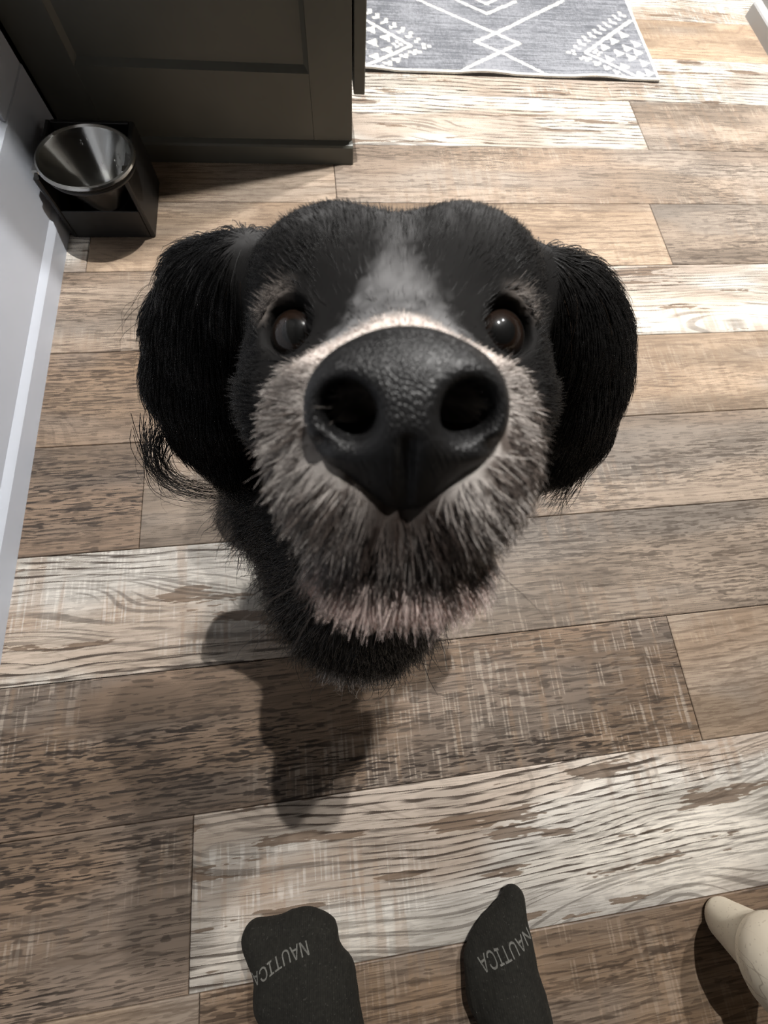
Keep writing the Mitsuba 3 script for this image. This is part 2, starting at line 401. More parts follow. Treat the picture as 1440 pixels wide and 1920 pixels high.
# ------------------------------------------------------------------ rug
RX, RY = 0.51, 1.308
SEG = [((-.016, .167), (-.078, .127)), ((-.078, .127), (-.018, .088)), ((-.018, .088), (.042, .127)), ((.042, .127), (-.016, .167)),
       ((-.018, .088), (-.140, .000)), ((-.018, .088), (.093, .000)), ((-.016, .167), (-.245, .325)), ((-.016, .167), (.213, .335)),
       ((-.024, .255), (-.110, .318)), ((-.024, .255), (.070, .318)), ((-.019, .299), (-.05, .325)), ((-.019, .299), (.015, .325))]
for s in (-1, 1):  # corner motifs, mirrored about the rug's middle line
    o = -0.016
    SEG += [((o + s * .236, .100), (o + s * .412, .258)), ((o + s * .236, .100), (o + s * .365, .004))]
DOTS, TRIS = [], []
for s in (-1, 1):
    o = -0.016
    P = lambda x, y: (o + s * x, y)
    DOTS += [P(.188, .100), P(.203, .106), P(.203, .094), P(.222, .118), P(.213, .127), P(.226, .082), P(.217, .074)]
    for t in np.linspace(.10, 1.0, 9):
        x, y = .236 + .176 * t, .100 + .158 * t
        DOTS += [P(x - .013, y + .020), P(x - .022, y + .025), P(x - .024, y + .035)]
    for t in np.linspace(.12, 1.0, 6):
        x, y = .236 + .129 * t, .100 - .096 * t
        DOTS += [P(x - .010, y - .014), P(x - .020, y - .020), P(x - .022, y - .010)]
    DOTS += [P(.262, .104), P(.272, .094), P(.280, .104), P(.271, .113)]
    for x, y in ((.300, .128), (.335, .158), (.372, .188), (.300, .078), (.335, .048), (.372, .018), (.335, .106), (.366, .128), (.366, .088), (.392, .112), (.398, .148), (.396, .066), (.400, .026)):
        TRIS.append((*P(x, y), s * 1.0))


def rug_fn(p, n, uv):
    x = dr.floor((p.x - RX) / 0.0035) * 0.0035 + 0.0017
    y = dr.floor((p.y - RY) / 0.0035) * 0.0035 + 0.0017
    x += 0.004 * (noise(x * 160, y * 160) - 0.5)
    y += 0.004 * (noise(x * 150 + 9, y * 150) - 0.5)
    d = mi.Float(1)
    for (ax, ay), (bx, by) in SEG:
        ex, ey = bx - ax, by - ay
        t = dr.clip(((x - ax) * ex + (y - ay) * ey) / (ex * ex + ey * ey), 0, 1)
        d = dr.minimum(d, dr.sqrt(dr.square(x - ax - t * ex) + dr.square(y - ay - t * ey)) - 0.0047)
    for ax, ay in DOTS:
        d = dr.minimum(d, dr.maximum(dr.abs(x - ax), dr.abs(y - ay)) - 0.0047)
    for ax, ay, s in TRIS:
        q = (x - ax) * s
        d = dr.minimum(d, dr.maximum(dr.abs(y - ay) * 0.9 + q * 0.55 - 0.0085, -q - 0.012))
    edge = dr.minimum((p.y - RY), dr.minimum(0.404 + 0.03 * (p.y - RY) - (p.x - RX), (p.x - RX) + 0.425))
    d = dr.minimum(d, dr.maximum(edge - 0.0075, -1.0))
    white = smoothstep(0.001, -0.001, d)
    weave = 0.55 * noise(p.x * 130, p.y * 600) + 0.45 * noise(p.x * 600, p.y * 130)
    cloud = fbm(p.x * 11, p.y * 11, octaves=3)
    thread = noise(p.x * 14, p.y * 420)
    g = mix((.088, .092, .103), (.215, .22, .238), smoothstep(0.25, 0.75, 0.45 * weave + 0.35 * cloud + 0.35 * thread - 0.08))
    w = mix((.52, .50, .45), (.64, .62, .57), weave)
    return mix(g, w, white)


bsdf('mat_rug', dict(type='principled', base_color=proc(rug_fn), roughness=0.95, specular=0.1, sheen=0.3))
bsdf('mat_rug_back', dict(type='principled', base_color=rgb(.03, .028, .026), roughness=0.9))
nx, ny = 56, 60
gx, gy = np.meshgrid(np.linspace(0, 1, nx), np.linspace(0, 1, ny))
rx = RX - 0.425 + gx * (0.829 + 0.03 * gy * 1.25)
ry = RY + gy * 1.25
rz = 0.0065 + 0.0022 * (meshkit.fbm(np.stack([rx * 5, ry * 5, rx * 0], -1), 2) - 0.5) + 0.004 * np.exp(-gy * 40) * np.clip(np.sin(gx * 17 + 0.6), 0, 1)
tv = np.stack([rx, ry, rz], -1).reshape(-1, 3)
q = np.arange(nx * ny).reshape(ny, nx)
tf = np.concatenate([np.stack([q[:-1, :-1], q[:-1, 1:], q[1:, 1:]], -1).reshape(-1, 3), np.stack([q[:-1, :-1], q[1:, 1:], q[1:, :-1]], -1).reshape(-1, 3)])
rim = np.concatenate([q[0, :], q[1:, -1], q[-1, -2::-1], q[-2:0:-1, 0]])
low = tv[rim] - [0, 0, 0.0035]
m = len(rim)
side = np.vstack([tv[rim], low])
sf = [(i + m, (i + 1) % m + m, (i + 1) % m) for i in range(m)] + [(i + m, (i + 1) % m, i) for i in range(m)]
labels['area_rug'] = dict(label='grey woven rug with off-white diamond lines lying on the planks behind the cabinet', category='rug')
add('area_rug', trimesh.util.concatenate([trimesh.Trimesh(tv, tf, process=False), trimesh.Trimesh(side, sf, process=False)]), 'mat_rug', 40)
labels['area_rug'].setdefault('category', 'rug')
bv = np.vstack([low - [0, 0, 0.0003], np.c_[low[:, :2], np.full(m, 0.0004)]])
bf = [(i + m, (i + 1) % m + m, (i + 1) % m) for i in range(m)] + [(i + m, (i + 1) % m, i) for i in range(m)]
add('area_rug__backing', trimesh.Trimesh(bv, bf, process=False), 'mat_rug_back', 40, label='dark rubber backing')

# ------------------------------------------------------------------ bowl on its stand
BC = np.array([-0.388, 0.810, 0.0])
BR, BZ = 0.0755, 0.118
prof = [(0.0005, 0.0475), (0.024, 0.0475), (0.031, 0.0505), (0.038, 0.058), (0.058, 0.092), (BR - 0.006, BZ - 0.006), (BR - 0.003, BZ), (BR, BZ + 0.0022), (BR + 0.003, BZ + 0.0012), (BR + 0.004, BZ - 0.002),
        (BR + 0.0025, BZ - 0.004), (BR - 0.003, BZ - 0.004), (BR - 0.005, BZ - 0.010), (0.0597, 0.0915), (0.0397, 0.0575), (0.0325, 0.0490), (0.024, 0.0458), (0.0005, 0.0458)]
add('steel_bowl', lathe(prof, BC, 96), 'mat_steel', 25, label='shiny stainless steel dog bowl set in the black stand at the far left', category='bowl')
bsdf_drop = scene.setdefault('mat_water', dict(type='dielectric', int_ior=1.33, ext_ior=1.0))
for k in range(12):
    a, hgt = rng.uniform(0.5, 2.8), rng.uniform(0.065, 0.105)
    r = np.interp(hgt, [0.058, 0.092, 0.112], [0.038, 0.058, 0.0695])
    d = trimesh.creation.icosphere(subdivisions=2, radius=rng.uniform(0.0011, 0.002))
    d.apply_transform(np.diag([1, 1, 1.15, 1]))
    d.apply_translation(BC + [(r - 0.0006) * math.cos(a), (r - 0.0006) * math.sin(a), hgt])
    add('steel_bowl__water_drop', d, 'mat_water', True)
SX0, SX1, SY0, SY1, SZ = -0.4765, -0.326, 0.776, 0.925, 0.104
labels['bowl_stand'] = dict(label='black open-fronted stand holding the steel bowl, pushed against the left wall', category='bowl stand')
add('bowl_stand__side_panel', bevel_box(SX0, SX0 + 0.009, SY0, SY1, 0.0005, SZ, 0.002), 'mat_stand', False)
add('bowl_stand__side_panel', bevel_box(SX1 - 0.009, SX1, SY0, SY1, 0.0005, SZ, 0.002), 'mat_stand', False)
add('bowl_stand__back_panel', bevel_box(SX0 + 0.009, SX1 - 0.009, SY1 - 0.008, SY1, 0.0005, SZ, 0.001), 'mat_stand', False)
add('bowl_stand__front_panel', bevel_box(SX0 + 0.009, SX1 - 0.009, SY0, SY0 + 0.003, 0.0005, 0.050, 0.001), 'mat_stand', False)
add('bowl_stand__base', bevel_box(SX0 + 0.009, SX1 - 0.009, SY0 + 0.008, SY1 - 0.008, 0.0005, 0.006, 0.001), 'mat_stand', False)
tor = trimesh.creation.torus(major_radius=0.0715, minor_radius=0.0032, major_sections=64, minor_sections=12)
tor.apply_translation(BC + [0, 0, SZ + 0.002])
add('bowl_stand__ring', tor, 'mat_stand', True)
for x in (SX0 + 0.004, SX1 - 0.004):
    add('bowl_stand__clip', bevel_box(x - 0.006, x + 0.006, SY0 + 0.012, SY0 + 0.030, SZ - 0.006, SZ + 0.004, 0.002), 'mat_steel', False, label='small metal clip')

# ------------------------------------------------------------------ the dog
NOSE = np.array([0.0153, 0.0435, 0.5445])
HF = np.array([-0.1223, -0.638, 0.7608]); HF /= np.linalg.norm(HF)
HR = RIGHT - HF * (RIGHT @ HF); HR /= np.linalg.norm(HR)
HU = np.cross(HF, HR)
HEAD = np.stack([HR, HF, HU])                       # rows: right, forward, up of the head


def hd(r, a, u):
    return NOSE + r * HR + a * HF + u * HU


def to_head(p):
    return (p - NOSE) @ HEAD.T


EYES = [hd(s * 0.0365, -0.082, 0.0135) for s in (-1, 1)]
EYE_DIR = [np.array([s * 0.30, 0.86, 0.42]) / np.linalg.norm([0.30, 0.86, 0.42]) for s in (-1, 1)]
EARS = [[at(*q[:3]).tolist() + [q[3]] for q in e] for e in (
    [(475, 536, .192, .018), (400, 548, .210, .0150), (352, 622, .235, .0145), (348, 722, .260, .0145), (378, 805, .285, .0135), (436, 868, .300, .0135), (425, 650, .232, .018), (432, 760, .262, .017)],
    [(980, 560, .190, .017), (1050, 574, .202, .0140), (1092, 632, .218, .014), (1097, 715, .238, .0135), (1080, 805, .260, .013), (1036, 862, .275, .012), (1035, 645, .214, .016), (1042, 755, .240, .015)])]
EAR_LINKS = [(0, 1), (1, 2), (2, 3), (3, 4), (4, 5), (0, 6), (6, 7), (7, 5), (2, 6), (3, 7), (6, 3), (7, 4), (1, 6)]


def sd_ear(p, e):
    d = np.full(p.shape[:-1], 1.0)
    for i, j in EAR_LINKS:
        a, b = e[i], e[j]
        d = smin(d, sd_cone(p, a[:3], b[:3], a[3], b[3]), 0.020)
    return d


def sd_head(p):
    q = to_head(p)
    m = q * [1, 1, 1]
    x = np.abs(q[..., 0])
    s = np.stack([x, q[..., 1], q[..., 2]], -1)             # mirrored
    d = sd_ell(m, (0, -0.130, 0.0145), (0.063, 0.066, 0.0535))                    # skull
    d = smin(d, sd_ell(s, (0.031, -0.114, 0.038), (0.029, 0.034, 0.022)), 0.022)  # brows
    d = smax(d, -sd_cone(m, (0, -0.175, 0.079), (0, -0.105, 0.078), 0.0135, 0.0120), 0.020)
    d = smin(d, sd_ell(s, (0.040, -0.102, -0.012), (0.030, 0.042, 0.032)), 0.025)  # cheeks
    d = smin(d, sd_cone(m, (0, -0.095, 0.002), (0, -0.024, -0.0035), 0.030, 0.0200), 0.018)   # muzzle
    d = smin(d, sd_ell(s, (0.0150, -0.031, -0.0235), (0.0225, 0.029, 0.0240)), 0.016)   # flews
    d = smin(d, sd_ell(m, (0, -0.022, -0.036), (0.016, 0.016, 0.012)), 0.012)
    d = smin(d, sd_ell(s, (0.024, -0.050, -0.012), (0.018, 0.030, 0.022)), 0.014)
    jaw = smin(sd_cone(m, (0, -0.095, -0.044), (0, -0.032, -0.0530), 0.032, 0.0190), sd_ell(s, (0.010, -0.0310, -0.0530), (0.0200, 0.022, 0.0165)), 0.01)      # lower jaw
    d = smin(d, jaw, 0.006)
    lid = sd_ell(s, (0.0365, -0.0825, 0.0135), (0.0160, 0.0150, 0.0150))
    d = smin(d, lid, 0.008)
    ax = np.array([0.30, 0.86, 0.42]) / np.linalg.norm([0.30, 0.86, 0.42])
    hole = sd_cone(s, np.array([0.0365, -0.082, 0.0135]), np.array([0.0365, -0.082, 0.0135]) + ax * 0.03, 0.0082, 0.0125)
    d = smax(d, -hole, 0.003)
    d = smax(d, -sd_ell(m, (0, -0.006, -0.004), (0.0165, 0.012, 0.0165)), 0.004)     # seat of the nose
    return d


SKULL = hd(0, -0.135, -0.005)
CHEST = np.array([0.012, 0.085, 0.262])
RUMP = np.array([-0.015, 0.345, 0.130])


def sd_trunk(p):
    d = sd_cone(p, SKULL, CHEST + [0, 0.02, 0.03], 0.050, 0.072)                                 # neck
    d = smin(d, sd_cone(p, hd(0, -0.085, -0.060), CHEST + [-0.002, -0.052, 0.045], 0.036, 0.064), 0.03)   # throat
    d = smin(d, sd_ell(p, CHEST, (0.078, 0.098, 0.100)), 0.04)
    d = smin(d, sd_cone(p, CHEST + [0, 0.05, -0.02], RUMP, 0.088, 0.105), 0.05)
    for s in (-1, 1):
        d = smin(d, sd_cone(p, (s * 0.068, 0.125, 0.24), (s * 0.066, 0.120, 0.150), 0.042, 0.030), 0.03)
        d = smin(d, sd_cone(p, (s * 0.066, 0.120, 0.150), (s * 0.060, 0.085, 0.034), 0.027, 0.0185), 0.015)
        d = smin(d, sd_ell(p, (s * 0.060, 0.066, 0.0205), (0.024, 0.036, 0.0200)), 0.012)
        d = smin(d, sd_cone(p, (s * 0.085, 0.37, 0.12), (s * 0.115, 0.24, 0.130), 0.075, 0.055), 0.03)
        d = smin(d, sd_cone(p, (s * 0.115, 0.24, 0.125), (s * 0.105, 0.36, 0.034), 0.042, 0.024), 0.02)
        d = smin(d, sd_cone(p, (s * 0.105, 0.36, 0.030), (s * 0.108, 0.235, 0.0205), 0.023, 0.0200), 0.012)
    tail = [(0, 0.44, 0.075), (0.03, 0.53, 0.035), (0.10, 0.60, 0.028), (0.18, 0.62, 0.028)]
    for a, b in zip(tail, tail[1:]):
        d = smin(d, sd_cone(p, a, b, 0.024, 0.021), 0.02)
    return d


def sd_dog(p):
    d = smin(sd_head(p), sd_trunk(p), 0.028)
    for e in EARS:
        d = smin(d, sd_ear(p, e), 0.012)
    return smax(d, 0.0008 - p[..., 2], 0.004)


body = surface_net(sd_dog, (-0.26, -0.09, -0.004), (0.26, 0.68, 0.575), 0.0021)


def coat(p):
    """Fur colour by place on the animal (head frame for the face, height for the chest)."""
    q = to_head(p)
    r, a, u = q[..., 0], q[..., 1], q[..., 2]
    n = meshkit.fbm(p * 160, 3) - 0.5
    n2 = meshkit.fbm(p * 420, 2, seed=4) - 0.5
    step = lambda x, w: np.clip(x / w + 0.5, 0, 1)
    black = np.array([.0085, .0080, .0078])
    c = np.broadcast_to(black, p.shape).copy()
    lay = lambda col, w: c + (np.asarray(col) - c) * np.clip(w, 0, 1)[..., None]
    head = step(a + 0.20, 0.02) * step(0.2 - np.abs(r), 0.01)
    # grizzled blaze between the brows, wider on the crown
    half = 0.0040 + 0.60 * np.clip(0.043 - u, 0, 0.03) + 0.45 * np.maximum(u - 0.045, 0)
    blaze = step(half - np.abs(r) + 0.008 * n + 0.005 * n2, 0.007) * step(u - 0.005, 0.01) * step(-0.022 - a, 0.02)
    c = lay((.20, .198, .20), blaze * head * (0.60 + 0.8 * n + 0.6 * n2) * np.clip(1.0 - (u - 0.040) / 0.022, 0.35, 1.0))
    # grizzled brows and crown hairs
    crown = step(u - 0.052, 0.012)
    c = lay((.10, .099, .10), crown * head * (0.35 + 1.3 * n))
    # pale muzzle
    edge = a + 0.052 - 0.75 * np.maximum(u + 0.006, 0) + 0.010 * n
    muz = step(edge, 0.010) * step(u + 0.0495, 0.006)
    c = lay((.45, .41, .38), muz * head * (0.85 + 0.5 * n2))
    warm = step(n + n2 * 0.6 - 0.02, 0.12)
    c = lay((.060, .044, .036), muz * head * 0.9 * warm * step(0.004 - u, 0.012))
    bridge = step(u - 0.008, 0.006) * step(a + 0.045, 0.012)
    c = lay((.66, .58, .53), bridge * head * 0.9)
    philtrum = step(0.0105 - np.abs(r) + 0.004 * n, 0.005) * step(u + 0.0345, 0.005) * step(-0.014 - u, 0.004) * step(a + 0.035, 0.01)
    c = lay((.030, .020, .016), philtrum * head * 0.85)
    # dark lips, pale chin
    lip = step(-0.0355 - u + 0.004 * n, 0.005) * step(u + 0.0515, 0.004) * step(0.021 - np.abs(r), 0.01) * step(a + 0.05, 0.02)
    c = lay((.030, .020, .015), lip * head * 0.9)
    chin = step(-0.0505 - u, 0.004) * step(a + 0.052 - 0.35 * np.abs(r) + 0.022 * np.exp(-(r + 0.004) ** 2 / 6e-5) + 0.010 * n, 0.008)
    c = lay((.74, .60, .55), chin * head * 0.97)
    # pale eyebrow tufts on the outer upper lid
    for s, e in zip((-1, 1), EYES):
        k = (p - e) @ HEAD.T
        ang = np.arctan2(k[..., 2], s * k[..., 0])
        rad = np.hypot(k[..., 0], k[..., 2])
        tuft = step(0.0042 - np.abs(rad - 0.0185 - 0.004 * n2) - 0.0012, 0.002) * step(0.50 - np.abs(ang - 0.95), 0.3) * step(k[..., 1] + 0.022, 0.004)
        c = lay((.22, .19, .17), tuft * (0.55 + 1.2 * n))
    # white blaze low on the chest, white toes
    chest = step(0.034 - np.abs(p[..., 0] - 0.006) + 0.02 * n, 0.012) * step(0.309 - p[..., 2] + 0.006 * n, 0.006) * step(0.062 - p[..., 1], 0.01) * step(p[..., 2] - 0.12, 0.02)
    c = lay((.62, .58, .55), chest * (1 - head * 0))
    toes = step(0.026 - p[..., 2], 0.006) * step(0.085 - p[..., 1], 0.01)
    c = lay((.5, .47, .44), toes)
    return c


bsdf('mat_coat', dict(type='principled', base_color={'type': 'mesh_attribute', 'name': 'vertex_color'}, roughness=0.75, specular=0.12))
bsdf('mat_fur', dict(type='principled', base_color={'type': 'mesh_attribute', 'name': 'vertex_color'}, roughness=0.40, specular=0.28))
labels['dog'] = dict(label='black long-eared dog with a grizzled pale muzzle, sitting on the planks and looking straight up', category='dog')
bodyc = coat(body.vertices)
add('dog', body, 'mat_coat', True, color=bodyc)
labels['dog'] = dict(label='black long-eared dog with a grizzled pale muzzle, sitting on the planks and looking straight up', category='dog')


# nose leather, one mesh with open nostrils and the groove below them
def sd_nose(p):
    x = np.abs(p[..., 0])
    s = np.stack([x, p[..., 1], p[..., 2]], -1)
    d = sd_ell(p, (0, -0.0125, 0.0020), (0.0215, 0.0145, 0.0155))
    d = smin(d, sd_ell(s, (0.0128, -0.0085, -0.0020), (0.0112, 0.0105, 0.0125)), 0.006)
    d = smin(d, sd_ell(p, (0, -0.0120, -0.0108), (0.0176, 0.0125, 0.0145)), 0.006)
    d = smin(d, sd_cone(p, (0, -0.0075, -0.005), (0, -0.0125, -0.0180), 0.0095, 0.0085), 0.008)
    d = smax(d, -sd_cone(s, (0.0146, 0.006, -0.0005), (0.0110, -0.016, 0.001), 0.0072, 0.0050), 0.0045)
    d = smax(d, -sd_cone(s, (0.0150, 0.004, -0.0060), (0.0215, -0.004, -0.0085), 0.0019, 0.0012), 0.0025)
    d = smax(d, -sd_cone(p, (0, 0.0030, -0.006), (0, -0.0040, -0.0285), 0.0011, 0.0010), 0.003)
    return d


nose = surface_net(sd_nose, (-0.026, -0.03, -0.034), (0.026, 0.012, 0.024), 0.00045)
nose.vertices = NOSE + nose.vertices @ HEAD
nose.invert()                                       # the head frame is left-handed


def nose_bump(p, n, uv):
    d1, d2, _ = mikit.voronoi(p.x * 900 + p.z * 450, p.y * 900 - p.z * 500)
    return smoothstep(0.0, 0.5, d2 - d1) * 0.00013 + 0.00015 * noise(p.x * 300, p.y * 300, p.z * 300)


bsdf('mat_nose', dict(type='bumpmap', scale=1.0, texture=proc(nose_bump, 1e-4), nested=dict(type='principled', base_color=rgb(.0065, .0063, .0066), roughness=0.46, specular=0.5)))
scene['mat_nose'] = {'type': 'bumpmap', 'scale': 1.0, 'texture': proc(nose_bump, 1e-4), 'nested': {'type': 'twosided', 'bsdf': dict(type='principled', base_color=rgb(.0065, .0063, .0066), roughness=0.46, specular=0.5)}}
add('dog__nose', nose, 'mat_nose', True, label='large black leathery nose')

# eyes: brown iris round a black pupil under a wet cornea
scene['mat_eye'] = {'type': 'principled', 'base_color': {'type': 'mesh_attribute', 'name': 'vertex_color'}, 'roughness': 0.05, 'specular': 0.45, 'clearcoat': 0.6, 'clearcoat_gloss': 0.97}
for s, e, g in zip((-1, 1), EYES, EYE_DIR):
    ball = trimesh.creation.icosphere(subdivisions=5, radius=0.0122)
    look = np.array([s * 0.10, 0.93, 0.30]); look /= np.linalg.norm(look)
    k = ball.vertices @ look / 0.0122
    col = np.where(k[:, None] > 0.93, [.004, .004, .004], np.where(k[:, None] > 0.60, [.010, .0052, .0032], [.030, .026, .024]))
    col[(k > 0.58) & (k < 0.68)] = [.008, .006, .005]
    ball.vertices = e + 0.0008 * (g @ HEAD) + ball.vertices @ HEAD
    ball.invert()
    add('dog__eye', ball, 'mat_eye', True, color=col)

# ---- fur
def fur_field(p, n):
    """Direction the coat lies in at p."""
    q = to_head(p)
    away = p - hd(0, -0.012, 0.0)
    away /= np.linalg.norm(away, axis=1, keepdims=True)
    w_head = np.clip((q[:, 1] + 0.165) / 0.03, 0, 1)[:, None]
    down = np.array([0, 0.05, -1.0])
    d = away * w_head + down * (1 - w_head)
    d = d - n * (d * n).sum(1, keepdims=True)
    return d / np.maximum(np.linalg.norm(d, axis=1, keepdims=True), 1e-6)


def grow(p, length, width, lift, steps, droop=0.0, wave=0.0, color=None, field=None, jitter=0.18, curl=0.0, root=-0.0008):
    n = gradient(sd_dog, p)
    d = fur_field(p, n) if field is None else field(p, n)
    m = len(p)
    d = d + jitter * rng.normal(size=(m, 3)) * 0.6
    cl = meshkit.noise(p * 260, 3)[:, None] - 0.5
    cl2 = meshkit.noise(p * 230 + 50, 5)[:, None] - 0.5
    side = np.cross(n, d)
    d = d + side * cl * 0.9 * jitter * 4
    lift = lift * (0.6 + 0.8 * rng.random((m, 1))) + 0.25 * cl2 * jitter * 2
    d = d / np.linalg.norm(d, axis=1, keepdims=True)
    length = (length * (0.65 + 0.6 * rng.random(m)))[:, None]
    t = np.linspace(0, 1, steps)
    path = np.empty((m, steps, 3))
    ph = rng.random((m, 1)) * 6.28 + p[:, :1] * 120
    g = np.array([0, 0, -1.0]) - n * np.minimum(-n[:, 2:3], 0) * 0.75
    for i, x in enumerate(t):
        path[:, i] = p + n * root + length * (d * x + n * lift * (x - 0.55 * x * x)) + g * droop * length * x * x + side * wave * length * np.sin(ph + x * 5.5) * x + side * curl * length * x * x
    c = coat(p) if color is None else color
    c = c * (0.55 + 0.9 * rng.random((m, 1)))
    w = width * (0.7 + 0.6 * rng.random(m))
    return hair(path, w, c)


def weight(fn):
    c = body.triangles_center
    return np.clip(fn(c, to_head(c)), 0, None)


ear_d = np.minimum(sd_ear(body.triangles_center, EARS[0]), sd_ear(body.triangles_center, EARS[1]))
head_d = sd_head(body.triangles_center)
trunk_d = sd_trunk(body.triangles_center)
is_ear = ear_d < np.minimum(head_d, trunk_d) - 0.0005
is_head = ~is_ear & (head_d < trunk_d + 0.002)
eye_near = np.min([np.linalg.norm(body.triangles_center - e, axis=1) for e in EYES], axis=0) < 0.0128
nose_near = sd_nose(to_head(body.triangles_center)) < 0.0003
qa = to_head(body.triangles_center)
muzzle = is_head & (qa[:, 1] > -0.062) & ~nose_near & ~eye_near
face = is_head & (qa[:, 1] <= -0.062) & ~eye_near
trunk = ~is_ear & ~is_head


def fur(name, label, *chunks):
    v = cat(*[c[0] for c in chunks])
    add(name, v, 'mat_fur', True, color=np.vstack([c[1] for c in chunks]), kind='stuff', label=label)


p = sample_surface(body, 15000, muzzle * (1 + 1.0 * (qa[:, 1] > -0.045)))
q = to_head(p)
ln = np.where(q[:, 2] > 0.008, 0.0050, 0.0105) + 0.005 * np.clip((-0.02 - q[:, 2]) / 0.02, 0, 1)
ln = np.where(q[:, 2] < -0.046, 0.013, ln)
fur('dog__muzzle_fur', 'pale grizzled bristles around the nose', grow(p, ln, 0.00036, 0.34, 4, color=None, jitter=0.21))
p = sample_surface(body, 42000, face * 1.0)
fur('dog__face_fur', 'short black and grey fur of the face', grow(p, np.where(to_head(p)[:, 2] > 0.0, 0.0085, 0.015), 0.00028, 0.18, 4, jitter=0.10))


def ear_field(p, n):
    out = p - (SKULL + (p - SKULL) @ HF[:, None] * HF)
    out /= np.maximum(np.linalg.norm(out, axis=1, keepdims=True), 1e-6)
    d = np.array([0.0, -0.15, -1.0]) + 0.14 * out
    d = d - n * (d * n).sum(1, keepdims=True)
    return d / np.maximum(np.linalg.norm(d, axis=1, keepdims=True), 1e-6)


def sd_ears(p):
    return np.minimum(sd_ear(p, EARS[0]), sd_ear(p, EARS[1]))


def comb(p, length, width, steps, hug, wave, color, spread=0.10):
    """Long hair combed down over the ears: each hair follows the ear's surface and then hangs free."""
    m = len(p)
    L = (length * (0.6 + 0.7 * rng.random(m)))[:, None]
    ph = rng.random((m, 1)) * 2.0 + 40 * p[:, 2:3]
    turn = spread * (meshkit.noise(p * 120, 9)[:, None] - 0.5) * 3 + 0.06 * rng.normal(size=(m, 1))
    off = 0.0005 + 0.0028 * rng.random((m, 1))
    path = np.empty((m, steps, 3))
    x = p.copy()
    d = None
    for i in range(steps):
        t = i / (steps - 1)
        n = gradient(sd_ears, x)
        g = sd_ears(x)[:, None]
        w = np.where(t < hug, np.where(g < off * t, 1.0, 0.7), np.where(g < off, 1.0, 0.0))
        x = x - n * (g - off * min(1, 2 * t)) * w
        path[:, i] = x
        new = ear_field(x, n)
        new = new + np.cross(n, new) * (turn + wave * np.sin(ph + 7 * t) * t)
        if t >= hug:
            new = new * 0.35 + np.array([0, -0.05, -0.4])
        d = new if d is None else 0.5 * d + 0.5 * new
        d = d / np.linalg.norm(d, axis=1, keepdims=True)
        x = x + d * L / (steps - 1)
    c = color * (0.55 + 0.9 * rng.random((m, 1)))
    return hair(path, width * (0.7 + 0.6 * rng.random(m)), c)


p = sample_surface(body, 24000, is_ear * 1.0)
a = comb(p, 0.036, 0.00036, 6, 0.75, 0.10, coat(p))
rim_w = is_ear * np.exp(-np.clip(np.minimum(*[np.min([np.linalg.norm(body.triangles_center - np.array(e[i][:3]), axis=1) for i in (3, 4, 5)], axis=0) for e in EARS]) - 0.012, 0, 1) * 120)
p = sample_surface(body, 2400, rim_w)
b = comb(p, 0.060, 0.00045, 10, 0.45, 0.75, np.tile([[.010, .0085, .0075]], (2400, 1)), 0.25)
p = sample_surface(body, 150, is_ear * 1.0)
c = comb(p, 0.060, 0.00032, 10, 0.25, 0.50, np.tile([[.030, .020, .014]], (150, 1)), 0.5)


def locks(count, start, mid, end, spread, width, tone):
    """Loose locks: hairs along a curve through three places near the ear, each with its own offsets."""
    t = np.linspace(0, 1, 12)[None, :, None]
    pts = [np.asarray(q) + rng.normal(size=(count, 1, 3)) * w for q, w in zip((start, mid, end), spread)]
    path = pts[0] * (1 - t) ** 2 + 2 * pts[1] * t * (1 - t) + pts[2] * t ** 2
    path = path + 0.0018 * np.sin(t * 9 + 6.28 * rng.random((count, 1, 1))) * t * rng.normal(size=(count, 1, 3))
    return hair(path, width * (0.6 + 0.8 * rng.random(count)), np.tile([tone], (count, 1)) * (0.6 + 0.8 * rng.random((count, 1))))


black = [.011, .009, .008]
d1 = locks(70, at(296, 812, .275), at(262, 925, .290), at(440, 925, .302), (.007, .008, .006), 0.00045, black)
d2 = locks(40, at(300, 790, .272), at(255, 870, .285), at(330, 915, .295), (.007, .008, .008), 0.0004, black)
d3 = locks(60, at(1096, 800, .258), at(1085, 900, .272), at(1030, 955, .285), (.007, .007, .007), 0.00045, black)
d4 = locks(14, at(335, 540, .215), at(245, 545, .228), at(250, 660, .245), (.004, .006, .008), 0.0003, [.03, .021, .015])
d5 = locks(12, at(1090, 560, .208), at(1165, 560, .220), at(1180, 640, .235), (.004, .004, .005), 0.0003, [.03, .021, .015])
d6 = locks(40, at(430, 850, .296), at(420, 930, .305), at(455, 965, .315), (.005, .004, .004), 0.0005, black)
fur('dog__ear_fur', 'long wavy black ear hair', a, b, c, d1, d2, d3, d4, d5, d6)
front = 1 + 2.5 * (body.triangles_center[:, 1] < 0.10)
p = sample_surface(body, 34000, trunk * front)
ln = np.where(p[:, 2] < 0.05, 0.012, 0.030)
p2 = sample_surface(body, 9000, trunk * (body.triangles_center[:, 1] < 0.17) * (body.triangles_center[:, 2] > 0.05) * (body.triangles_center[:, 2] < 0.32))
tc = body.triangles_center
p3 = sample_surface(body, 1500, trunk * (np.abs(tc[:, 0] - 0.004) < 0.028) * (tc[:, 2] > 0.272) * (tc[:, 2] < 0.306) * (tc[:, 1] < 0.02))
fur('dog__body_fur', 'thick black body fur with a white chest edge', grow(p, ln, 0.00055, 0.25, 4, droop=0.1, jitter=0.2), grow(p2, 0.042, 0.0005, 0.42, 5, droop=0.22, wave=0.08, jitter=0.3), grow(p3, 0.028, 0.0005, 0.85, 4, droop=0.2, jitter=0.12))
